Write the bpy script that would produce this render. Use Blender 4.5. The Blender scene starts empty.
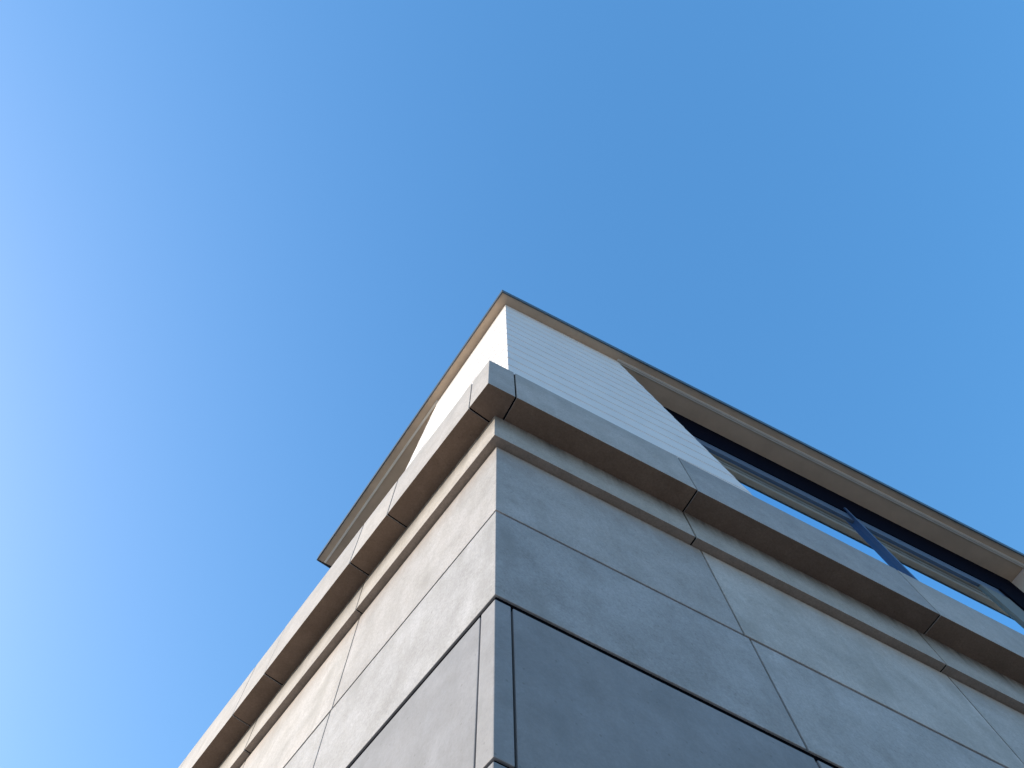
import bpy, bmesh, math, random
from mathutils import Vector, Matrix

random.seed(7)
SC = bpy.context.scene
COL = SC.collection
R = math.radians

# ------------------------------------------------------------------ camera
cam = bpy.data.cameras.new('camera')
cam_o = bpy.data.objects.new('camera', cam)
COL.objects.link(cam_o)
cam.sensor_fit = 'HORIZONTAL'
cam.sensor_width = 36.0
cam.lens = 764.44 / 1024 * 36.0
cam.shift_x = (512 - 425.18) / 1024
cam.clip_start, cam.clip_end = 0.05, 6000
rot = Matrix(((0.94914931785343, -0.3148262575109776, 0.0),
              (-0.30091502528681463, -0.9072092377001628, -0.2939754203871221),
              (0.0925511814006942, 0.2790265697261129, -0.9558129797236563)))
cam_o.matrix_world = Matrix.Translation((0, 0, 1.6)) @ rot.to_4x4()
SC.camera = cam_o

# ------------------------------------------------------------------ sky, sun, exposure
SUN_EL, SUN_BEARING = 17.0, -62.0          # bearing clockwise from +Y
world = bpy.data.worlds.new('World')
SC.world = world
world.use_nodes = True
wt = world.node_tree
sky = wt.nodes.new('ShaderNodeTexSky')
sky.sky_type = 'NISHITA'
sky.sun_disc = False
sky.sun_elevation = R(SUN_EL)
sky.sun_rotation = R(SUN_BEARING)
sky.altitude = 0
sky.air_density = 1.6
sky.dust_density = 2.0
sky.ozone_density = 6.0
hs = wt.nodes.new('ShaderNodeHueSaturation')
hs.inputs['Saturation'].default_value = 1.42
hs.inputs['Hue'].default_value = 0.508
gm = wt.nodes.new('ShaderNodeGamma')
gm.inputs['Gamma'].default_value = 0.62
wt.links.new(sky.outputs[0], gm.inputs[0])
wt.links.new(gm.outputs[0], hs.inputs['Color'])
wt.links.new(hs.outputs[0], wt.nodes['Background'].inputs[0])
wt.nodes['Background'].inputs[1].default_value = 0.15

sun = bpy.data.lights.new('sun', 'SUN')
sun.energy = 2.0
sun.angle = R(0.5)
sun.color = (0.86, 0.775, 0.675)
sun_o = bpy.data.objects.new('sun', sun)
COL.objects.link(sun_o)
sd = Vector((math.sin(R(SUN_BEARING)) * math.cos(R(SUN_EL)), math.cos(R(SUN_BEARING)) * math.cos(R(SUN_EL)), math.sin(R(SUN_EL))))
sun_o.rotation_euler = sd.to_track_quat('Z', 'Y').to_euler()
sun_o.location = sd * 60

SC.view_settings.view_transform = 'Standard'
SC.view_settings.look = 'None'
SC.view_settings.exposure = 1.74
SC.view_settings.gamma = 1.0
SC.view_settings.use_curve_mapping = False

# ------------------------------------------------------------------ materials
def new_mat(name):
    m = bpy.data.materials.new(name)
    m.use_nodes = True
    return m, m.node_tree, m.node_tree.nodes['Principled BSDF']

def node(t, kind, **kw):
    n = t.nodes.new(kind)
    for k, v in kw.items():
        if k in n.inputs.keys():
            n.inputs[k].default_value = v
        else:
            setattr(n, k, v)
    return n

def ramp(t, a, b, ca, cb):
    r = t.nodes.new('ShaderNodeValToRGB')
    r.color_ramp.elements[0].position, r.color_ramp.elements[1].position = a, b
    r.color_ramp.elements[0].color, r.color_ramp.elements[1].color = (*ca, 1), (*cb, 1)
    return r

def mixc(t, mode, fac, a, b):
    m = t.nodes.new('ShaderNodeMix')
    m.data_type = 'RGBA'
    m.blend_type = mode
    for sock, val in ((m.inputs[0], fac), (m.inputs[6], a), (m.inputs[7], b)):
        if hasattr(val, 'is_output'):
            t.links.new(val, sock)
        else:
            sock.default_value = (*val, 1) if isinstance(val, tuple) else val
    return m.outputs[2]

def stone(name, light, dark, stain, rough=0.75, spec=0.3, grain=0.21, bump=0.28, stain_amt=0.5, soil_shade=None):
    m, t, b = new_mat(name)
    tc = t.nodes.new('ShaderNodeTexCoord')
    oi = t.nodes.new('ShaderNodeObjectInfo')
    shift = node(t, 'ShaderNodeVectorMath', operation='SCALE')
    comb = t.nodes.new('ShaderNodeCombineXYZ')
    for i in range(3):
        t.links.new(oi.outputs['Random'], comb.inputs[i])
    t.links.new(comb.outputs[0], shift.inputs[0])
    shift.inputs['Scale'].default_value = 37.0
    add = node(t, 'ShaderNodeVectorMath', operation='ADD')
    t.links.new(tc.outputs['Object'], add.inputs[0])
    t.links.new(shift.outputs[0], add.inputs[1])
    v = add.outputs[0]
    def noise(scale, detail, rgh, vec=v, dist=0.0):
        n = node(t, 'ShaderNodeTexNoise', Scale=scale, Detail=detail, Roughness=rgh, Distortion=dist)
        t.links.new(vec, n.inputs['Vector'])
        return n.outputs['Fac']
    big = ramp(t, 0.32, 0.70, dark, light)
    t.links.new(noise(0.75, 7, 0.62, dist=0.4), big.inputs[0])
    # clouding of finger-wide patches
    mid = ramp(t, 0.32, 0.68, (0.84, 0.83, 0.81), (1.07, 1.07, 1.08))
    t.links.new(noise(2.6, 9, 0.72), mid.inputs[0])
    c = mixc(t, 'MULTIPLY', 1.0, big.outputs[0], mid.outputs[0])
    # grain of the stone
    g = ramp(t, 0.33, 0.67, (1 - grain,) * 3, (1 + grain,) * 3)
    t.links.new(noise(34.0, 6, 0.85), g.inputs[0])
    c = mixc(t, 'MULTIPLY', 1.0, c, g.outputs[0])
    # small dark pits
    vo = node(t, 'ShaderNodeTexVoronoi', Scale=9.0, Randomness=1.0)
    t.links.new(v, vo.inputs['Vector'])
    pit = ramp(t, 0.05, 0.13, (0.72, 0.70, 0.68), (1, 1, 1))
    t.links.new(vo.outputs['Distance'], pit.inputs[0])
    c = mixc(t, 'MULTIPLY', 0.8, c, pit.outputs[0])
    # rain streaks, stretched vertically
    mp = node(t, 'ShaderNodeMapping')
    mp.inputs['Scale'].default_value = (1.6, 1.6, 0.5)
    t.links.new(v, mp.inputs['Vector'])
    sr = ramp(t, 0.52, 0.78, (0, 0, 0), (1, 1, 1))
    t.links.new(noise(1.6, 6, 0.6, mp.outputs[0]), sr.inputs[0])
    sf = node(t, 'ShaderNodeMath', operation='MULTIPLY')
    t.links.new(sr.outputs[0], sf.inputs[0])
    sf.inputs[1].default_value = stain_amt
    c = mixc(t, 'MIX', sf.outputs[0], c, stain)
    if soil_shade:                                            # brown soiling washed down from a ledge; frieze: painted shade under the soffit
        z0, z1, scol, amt = soil_shade
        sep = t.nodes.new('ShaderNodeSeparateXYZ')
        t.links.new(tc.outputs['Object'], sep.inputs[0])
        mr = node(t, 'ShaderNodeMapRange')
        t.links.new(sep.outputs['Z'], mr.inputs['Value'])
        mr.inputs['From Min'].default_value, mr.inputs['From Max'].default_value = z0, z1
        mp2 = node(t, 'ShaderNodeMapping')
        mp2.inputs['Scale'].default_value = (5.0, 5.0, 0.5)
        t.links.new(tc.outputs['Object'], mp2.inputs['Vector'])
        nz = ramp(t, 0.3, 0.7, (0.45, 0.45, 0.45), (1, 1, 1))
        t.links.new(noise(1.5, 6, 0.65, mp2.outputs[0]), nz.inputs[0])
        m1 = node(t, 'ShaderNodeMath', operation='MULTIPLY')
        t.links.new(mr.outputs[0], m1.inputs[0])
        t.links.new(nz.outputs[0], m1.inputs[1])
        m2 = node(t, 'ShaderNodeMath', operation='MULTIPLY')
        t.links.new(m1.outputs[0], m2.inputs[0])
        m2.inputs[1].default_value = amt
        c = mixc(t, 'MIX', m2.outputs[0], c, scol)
    # slab to slab tone
    tone = ramp(t, 0.0, 1.0, (0.88, 0.89, 0.91), (1.08, 1.07, 1.05))
    t.links.new(oi.outputs['Random'], tone.inputs[0])
    c = mixc(t, 'MULTIPLY', 1.0, c, tone.outputs[0])
    t.links.new(c, b.inputs['Base Color'])
    b.inputs['Roughness'].default_value = rough
    b.inputs['Specular IOR Level'].default_value = spec
    bp = node(t, 'ShaderNodeBump', Strength=bump, Distance=0.006)
    h = noise(40.0, 8, 0.75)
    t.links.new(h, bp.inputs['Height'])
    t.links.new(bp.outputs[0], b.inputs['Normal'])
    return m

def paint(name, col, rough=0.5, metal=0.0, var=0.06, scale=3.0, spec=0.4):
    m, t, b = new_mat(name)
    tc = t.nodes.new('ShaderNodeTexCoord')
    n = node(t, 'ShaderNodeTexNoise', Scale=scale, Detail=6, Roughness=0.6)
    t.links.new(tc.outputs['Object'], n.inputs['Vector'])
    r = ramp(t, 0.3, 0.7, tuple(x * (1 - var) for x in col), tuple(min(1, x * (1 + var)) for x in col))
    t.links.new(n.outputs['Fac'], r.inputs[0])
    t.links.new(r.outputs[0], b.inputs['Base Color'])
    b.inputs['Roughness'].default_value = rough
    b.inputs['Metallic'].default_value = metal
    b.inputs['Specular IOR Level'].default_value = spec
    return m

M_UP = stone('pale_limestone', (0.52, 0.495, 0.48), (0.405, 0.39, 0.38), (0.32, 0.305, 0.285), stain_amt=0.75, soil_shade=(10.25, 10.80, (0.30, 0.225, 0.175), 0.62))
M_MID = stone('cool_limestone', (0.50, 0.49, 0.49), (0.38, 0.372, 0.37), (0.31, 0.30, 0.29), stain_amt=0.75)
M_LOW = stone('grey_polished_stone', (0.30, 0.30, 0.315), (0.245, 0.248, 0.262), (0.20, 0.205, 0.215), rough=0.65, spec=0.3, grain=0.09, bump=0.15)
M_COR = stone('cornice_stone', (0.46, 0.435, 0.42), (0.40, 0.382, 0.37), (0.31, 0.295, 0.28), stain_amt=0.6, soil_shade=(12.25, 12.85, (0.30, 0.30, 0.30), 0.5))
M_FRZ = stone('frieze_stone', (0.48, 0.44, 0.40), (0.42, 0.388, 0.355), (0.34, 0.315, 0.29), soil_shade=(11.08, 11.50, (0.085, 0.075, 0.07), 1.0))  # frieze top darkened: the cornice's soft shade painted into the stone colour
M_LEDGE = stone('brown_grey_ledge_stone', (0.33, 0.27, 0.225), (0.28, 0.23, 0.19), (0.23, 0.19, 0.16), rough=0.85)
M_GASKET = paint('black_joint_gasket', (0.004, 0.004, 0.006), 0.9, spec=0.0)
M_COR_UNDER = stone('brown_underside_stone', (0.21, 0.148, 0.108), (0.165, 0.115, 0.084), (0.15, 0.10, 0.070), rough=0.85, stain_amt=0.4)  # darker brown than the cornice faces, used on its downward sides
M_CORE = paint('joint_shadow_mortar', (0.02, 0.02, 0.022), 0.95)
M_WHITE = paint('white_painted_boards', (0.80, 0.765, 0.74), 0.5, var=0.045, scale=1.2)
M_SOFFIT = paint('beige_soffit_board', (0.50, 0.385, 0.28), 0.7, var=0.10, scale=2.0)
M_TRIM = paint('pale_metal_trim', (0.74, 0.69, 0.60), 0.5)
M_EDGE = paint('dark_roof_metal', (0.07, 0.085, 0.095), 0.45)
M_NAVY = paint('navy_frame_paint', (0.004, 0.0045, 0.011), 0.9, spec=0.02)
M_RAIL = paint('blue_grey_frame_metal', (0.075, 0.10, 0.15), 0.35, spec=0.6)
M_MULL = paint('blue_mullion_paint', (0.035, 0.075, 0.17), 0.35, spec=0.6)
M_JAMB = paint('grey_jamb_panel', (0.17, 0.17, 0.15), 0.6)
M_DECK = paint('roof_felt', (0.16, 0.155, 0.15), 0.9)

M_GLASS, t, b = new_mat('coated_window_glass')
b.inputs['Base Color'].default_value = (0.60, 0.84, 1.0, 1)
b.inputs['Metallic'].default_value = 1.0
b.inputs['Roughness'].default_value = 0.015

M_ROOM, t, b = new_mat('dim_interior_wall')
b.inputs['Base Color'].default_value = (0.05, 0.05, 0.055, 1)

def ground_mat():
    m, t, b = new_mat('gravel_concrete_plaza')
    tc = t.nodes.new('ShaderNodeTexCoord')
    n1 = node(t, 'ShaderNodeTexNoise', Scale=0.35, Detail=8, Roughness=0.65)
    n2 = node(t, 'ShaderNodeTexNoise', Scale=90.0, Detail=3)
    for n in (n1, n2):
        t.links.new(tc.outputs['Object'], n.inputs['Vector'])
    r1 = ramp(t, 0.3, 0.7, (0.36, 0.305, 0.265), (0.44, 0.375, 0.325))
    r2 = ramp(t, 0.3, 0.7, (0.8, 0.8, 0.8), (1.2, 1.2, 1.2))
    t.links.new(n1.outputs['Fac'], r1.inputs[0])
    t.links.new(n2.outputs['Fac'], r2.inputs[0])
    t.links.new(mixc(t, 'MULTIPLY', 1.0, r1.outputs[0], r2.outputs[0]), b.inputs['Base Color'])
    b.inputs['Roughness'].default_value = 0.9
    return m

def paving_mat():
    m, t, b = new_mat('paving_slabs')
    tc = t.nodes.new('ShaderNodeTexCoord')
    br = node(t, 'ShaderNodeTexBrick', Scale=1.0)
    br.inputs['Color1'].default_value = (0.30, 0.27, 0.23, 1)
    br.inputs['Color2'].default_value = (0.25, 0.23, 0.20, 1)
    br.inputs['Mortar'].default_value = (0.10, 0.095, 0.09, 1)
    br.inputs['Mortar Size'].default_value = 0.008
    br.inputs['Brick Width'].default_value = 0.6
    br.inputs['Row Height'].default_value = 0.4
    t.links.new(tc.outputs['Object'], br.inputs['Vector'])
    t.links.new(br.outputs['Color'], b.inputs['Base Color'])
    b.inputs['Roughness'].default_value = 0.85
    return m

# ------------------------------------------------------------------ helpers
def link(name, bm, mat, parent=None, smooth=False):
    bmesh.ops.recalc_face_normals(bm, faces=bm.faces)
    me = bpy.data.meshes.new(name)
    bm.to_mesh(me)
    bm.free()
    me.materials.append(mat)
    o = bpy.data.objects.new(name, me)
    COL.objects.link(o)
    if parent:
        o.parent = parent
    return o

def add_prism(bm, pts, z0, z1):
    lo = [bm.verts.new((p[0], p[1], z0)) for p in pts]
    hi = [bm.verts.new((p[0], p[1], z1)) for p in pts]
    n = len(pts)
    bm.faces.new(lo[::-1])
    bm.faces.new(hi)
    for i in range(n):
        bm.faces.new((lo[i], lo[(i + 1) % n], hi[(i + 1) % n], hi[i]))

def block(name, pts, z0, z1, mat, parent, bevel=0.008, under=None):
    bm = bmesh.new()
    add_prism(bm, pts, z0, z1)
    bmesh.ops.recalc_face_normals(bm, faces=bm.faces)
    if bevel:
        bmesh.ops.bevel(bm, geom=list(bm.edges), offset=bevel, segments=2, affect='EDGES', profile=0.6)
    o = link(name, bm, mat, parent)
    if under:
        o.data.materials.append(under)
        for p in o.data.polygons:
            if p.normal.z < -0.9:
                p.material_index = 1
    return o

class Corner:
    """Two walls running away from one vertical corner; s runs along a wall, o outwards."""
    def __init__(self, c, bl, br):
        self.c = Vector(c)
        self.d = {'L': Vector((math.sin(bl), math.cos(bl))), 'R': Vector((math.sin(br), math.cos(br)))}
        l, r = self.d['L'], self.d['R']
        self.n = {'L': Vector((-l.y, l.x)), 'R': Vector((r.y, -r.x))}
    def pt(self, side, s, o):
        return self.c + self.d[side] * s + self.n[side] * o
    def mitre(self, ol, orr):
        a, b = self.n['L'], self.n['R']
        det = a.x * b.y - a.y * b.x
        return self.c + Vector(((ol * b.y - orr * a.y) / det, (a.x * orr - b.x * ol) / det))
    def bar(self, side, s0, s1, o0, o1):
        return [self.pt(side, s0, o0), self.pt(side, s0, o1), self.pt(side, s1, o1), self.pt(side, s1, o0)]
    def vee(self, sl, sr, back, fl, fr):
        return [self.pt('L', sl, back), self.pt('L', sl, fl), self.mitre(fl, fr),
                self.pt('R', sr, fr), self.pt('R', sr, back), self.mitre(back, back)]
    def quad(self, lenL, lenR, o):
        a = self.mitre(o, o)
        l = self.pt('L', lenL, o)
        r = self.pt('R', lenR, o)
        return [a, r, self.c + self.d['L'] * lenL + self.d['R'] * lenR, l]

# ------------------------------------------------------------------ ground
def sheet(name, half, z, mat):
    bm = bmesh.new()
    vs = [bm.verts.new((x, y, z)) for x, y in ((-half, -half), (half, -half), (half, half), (-half, half))]
    bm.faces.new(vs)
    o = link(name, bm, mat)
    o['kind'] = 'structure'
    return o
sheet('ground', 2500, -0.12, ground_mat())

CX, CY = 1.1146, 3.3178
BL, BR = R(-17.4733), R(80.9359)
LEN_L, LEN_R = 13.0, 18.0
site = Corner((CX, CY), BL, BR)
pv = [site.mitre(6.5, 5.0), site.pt('R', LEN_R + 5, 5.0), site.c + site.d['L'] * (LEN_L + 5) + site.d['R'] * (LEN_R + 5), site.pt('L', LEN_L + 5, 6.5)]
pave = block('pavement', pv, -0.119, 0.0, paving_mat(), None, 0.012)
pave['kind'] = 'structure'

# ------------------------------------------------------------------ the building
bld = bpy.data.objects.new('stone_building', None)
COL.objects.link(bld)
bld.location = (CX, CY, 0)
bld.empty_display_size = 0.5
bld['label'] = 'pale stone corner building with a jutting cornice and white boarded top storey'
bld['category'] = 'building'

K = Corner((0, 0), BL, BR)

# dark backing behind the open joints, and the deck inside the parapet
bm = bmesh.new()
add_prism(bm, K.quad(LEN_L, LEN_R, -0.055), 0.0, 12.45)
link('wall_core', bm, M_CORE, bld)
block('roof_deck', K.quad(LEN_L - 0.3, LEN_R - 0.3, -0.30), 12.452, 12.52, M_DECK, bld, 0)

G = 0.014     # half a vertical joint
def course(name, z0, z1, sl, sr, mat, front=(0.0, 0.0), back=-0.10, ends=None, bevel=0.008, under=None):
    """one course of stones: a corner stone, then straight ones between the joints sl / sr"""
    el, er = ends or (LEN_L, LEN_R)
    block(name, K.vee(sl[0] - G, sr[0] - G, back if sl[0] > 0.5 else 0.035, front[0], front[1]), z0, z1, mat, bld, bevel, under)
    for side, js, e, f in (('L', sl, el, front[0]), ('R', sr, er, front[1])):
        js = list(js) + [e]
        for a, b_ in zip(js[:-1], js[1:]):
            da, db, df = random.uniform(-0.004, 0.003), random.uniform(-0.004, 0.003), random.uniform(-0.004, 0.002)
            block(name, K.bar(side, a + G + da, b_ - G - db, back, f + df), z0 + random.uniform(0, 0.004), z1 - random.uniform(0, 0.004), mat, bld, bevel, under)

Z_LEDGE, Z_SOF, Z_TOP = 10.804, 11.580, 12.830
course('stone_panel', 8.950, Z_LEDGE - 0.016, (3.19, 6.30, 9.6), (2.99, 6.70, 10.4, 14.1), M_UP)
course('stone_panel', 7.312, 8.908, (3.21, 6.32, 9.6), (3.04, 6.72, 10.4, 14.1), M_MID)
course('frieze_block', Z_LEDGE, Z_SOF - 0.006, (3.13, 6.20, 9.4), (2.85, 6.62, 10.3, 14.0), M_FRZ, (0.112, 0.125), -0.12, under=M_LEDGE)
course('cornice_block', Z_SOF, Z_TOP, (0.02, 2.03, 3.03, 5.50, 6.50, 9.0, 11.0), (0.04, 2.86, 6.75, 10.5, 14.2), M_COR, (0.458, 0.489), -0.28, bevel=0.008, under=M_COR_UNDER)
# polished lower storeys: a slim corner post with wide panels either side
for z0, z1 in ((5.475, 7.236), (3.70, 5.44), (1.93, 3.665)):
    block('corner_post', K.vee(0.195, 0.150, -0.10, 0.0, 0.0), z0, z1, M_LOW, bld, 0.010)
    for side, js, e in (('L', (0.195, 3.25, 6.36, 9.6), LEN_L), ('R', (0.150, 3.08, 6.75, 10.4, 14.1), LEN_R)):
        js = list(js) + [e]
        for a, b_ in zip(js[:-1], js[1:]):
            block('polished_panel', K.bar(side, a + G * 1.6, b_ - G, -0.10, -0.004), z0, z1, M_LOW, bld, 0.008)
course('plinth_block', 0.0, 1.89, (2.4, 5.6, 9.0), (2.6, 6.2, 9.8, 13.5), M_LOW, (0.06, 0.06))

for z0, z1 in ((7.2345, 7.3135), (5.4385, 5.4765), (3.6635, 3.7015)):
    block('joint_gasket', K.vee(LEN_L - 0.01, LEN_R - 0.01, -0.09, -0.022, -0.022), z0, z1, M_GASKET, bld, 0)
block('joint_gasket', K.vee(LEN_L - 0.01, LEN_R - 0.01, -0.27, 0.440, 0.471), Z_SOF + 0.020, Z_TOP - 0.03, M_GASKET, bld, 0)
block('joint_gasket', K.vee(LEN_L - 0.01, LEN_R - 0.01, -0.11, 0.094, 0.107), Z_LEDGE + 0.018, Z_SOF - 0.03, M_GASKET, bld, 0)

# ------------------------------------------------------------------ the white top storey
ZR = 19.50
T = Corner((1.206 - CX, 3.024 - CY), R(-15.4), R(81.5))
TL, TR = 8.4, 19.5
REC = 0.468
Z0T = 12.522

bm = bmesh.new()
add_prism(bm, T.quad(TL - 0.05, TR, -REC - 0.16), Z0T, ZR - 0.03)
link('inner_wall', bm, M_ROOM, bld)

def siding(name, rings):
    """rings: per level a list of points; consecutive rings are joined"""
    bm = bmesh.new()
    vs = [[bm.verts.new(p) for p in r] for r in rings]
    for a, b_ in zip(vs[:-1], vs[1:]):
        for i in range(len(a) - 1):
            bm.faces.new((a[i], a[i + 1], b_[i + 1], b_[i]))
    return link(name, bm, M_WHITE, bld)

def levels(step=0.48, lap=0.008):
    z, out = Z0T, []
    while z < ZR - 0.02:
        zt = min(z + step, ZR - 0.006)
        out += [(z + 0.001, lap), (zt, 0.0)]
        z = zt
        if zt >= ZR - 0.007:
            break
    return out

def v3(p, z):
    return (p[0], p[1], z)

def end_r(z):
    return 2.95 + (ZR - z) * 0.245
def end_l(z):
    return 2.87 + (ZR - z) * 0.385
rings = []
for z, o in levels():
    rings.append([v3(T.pt('L', end_l(z), -REC - 0.05), z), v3(T.pt('L', end_l(z), o), z), v3(T.mitre(o, o), z),
                  v3(T.pt('R', end_r(z), o), z), v3(T.pt('R', end_r(z), -REC - 0.05), z)])
siding('boarded_corner_wall', rings)
# the next white pier along the right-hand side, with a square end
rings = []
for z, o in levels():
    rings.append([v3(T.pt('R', 14.20, -REC - 0.05), z), v3(T.pt('R', 14.20, o), z), v3(T.pt('R', TR, o), z), v3(T.pt('R', TR, -REC - 0.05), z)])
siding('boarded_pier', rings)

# roof: slab, soffit, thin dark edge, two pale trims
EAVE = 0.232
roof = block('roof', T.quad(TL + 0.03, TR + 0.2, EAVE - 0.02), ZR, ZR + 0.21, M_SOFFIT, bld, 0)
bm = bmesh.new()
add_prism(bm, T.vee(TL + 0.05, TR + 0.22, EAVE - 0.017, EAVE + 0.012, EAVE + 0.012), ZR - 0.02, ZR + 0.24)
add_prism(bm, [T.pt('L', TL + 0.033, EAVE - 0.02), T.pt('L', TL + 0.055, EAVE - 0.02), T.pt('L', TL + 0.055, -8), T.pt('L', TL + 0.033, -8)], ZR - 0.02, ZR + 0.24)
link('roof_edge', bm, M_EDGE, roof)
for o0, o1, dz in ((0.012, 0.060, 0.030), (-0.030, 0.000, 0.020)):
    bm = bmesh.new()
    add_prism(bm, T.bar('R', end_r(ZR) + 0.01, 14.18, o0, o1), ZR - dz, ZR - 0.001)
    link('soffit_trim', bm, M_TRIM, roof)
bm = bmesh.new()
add_prism(bm, T.bar('L', end_l(ZR) + 0.02, TL - 0.02, -0.01, 0.045), ZR - 0.03, ZR - 0.001)
link('soffit_trim', bm, M_TRIM, roof)

# recessed window bands
def window(side, s0, s1, mulls):
    pane = block('window', T.bar(side, s0, s1, -REC - 0.09, -REC - 0.06), Z0T + 0.10, 18.10, M_GLASS, bld, 0)
    def part(name, a, b_, o0, o1, z0, z1, mat, bev=0.006):
        return block(name, T.bar(side, a, b_, o0, o1), z0, z1, mat, pane, bev)
    part('head_panel', s0, s1, -REC - 0.12, -REC, 18.02, ZR - 0.002, M_NAVY)
    part('head_rail', s0, s1, -REC - 0.10, -REC - 0.02, 17.62, 18.015, M_RAIL)
    part('sill_rail', s0, s1, -REC - 0.10, -REC - 0.02, Z0T + 0.002, Z0T + 0.12, M_RAIL)
    for m in mulls:
        part('mullion', m - 0.03, m + 0.03, -REC - 0.10, -REC + 0.035, Z0T + 0.125, 18.22, M_MULL)
    return part
part = window('R', 0.6, 14.13, (8.85,))
part('jamb_frame', 12.75, 14.13, -REC - 0.10, -REC + 0.03, Z0T + 0.01, 18.0, M_NAVY)
part('jamb_panel', 12.0, 12.745, -REC - 0.10, -REC - 0.01, Z0T + 0.01, 17.61, M_JAMB)
window('L', 0.9, TL - 0.10, (5.4,))
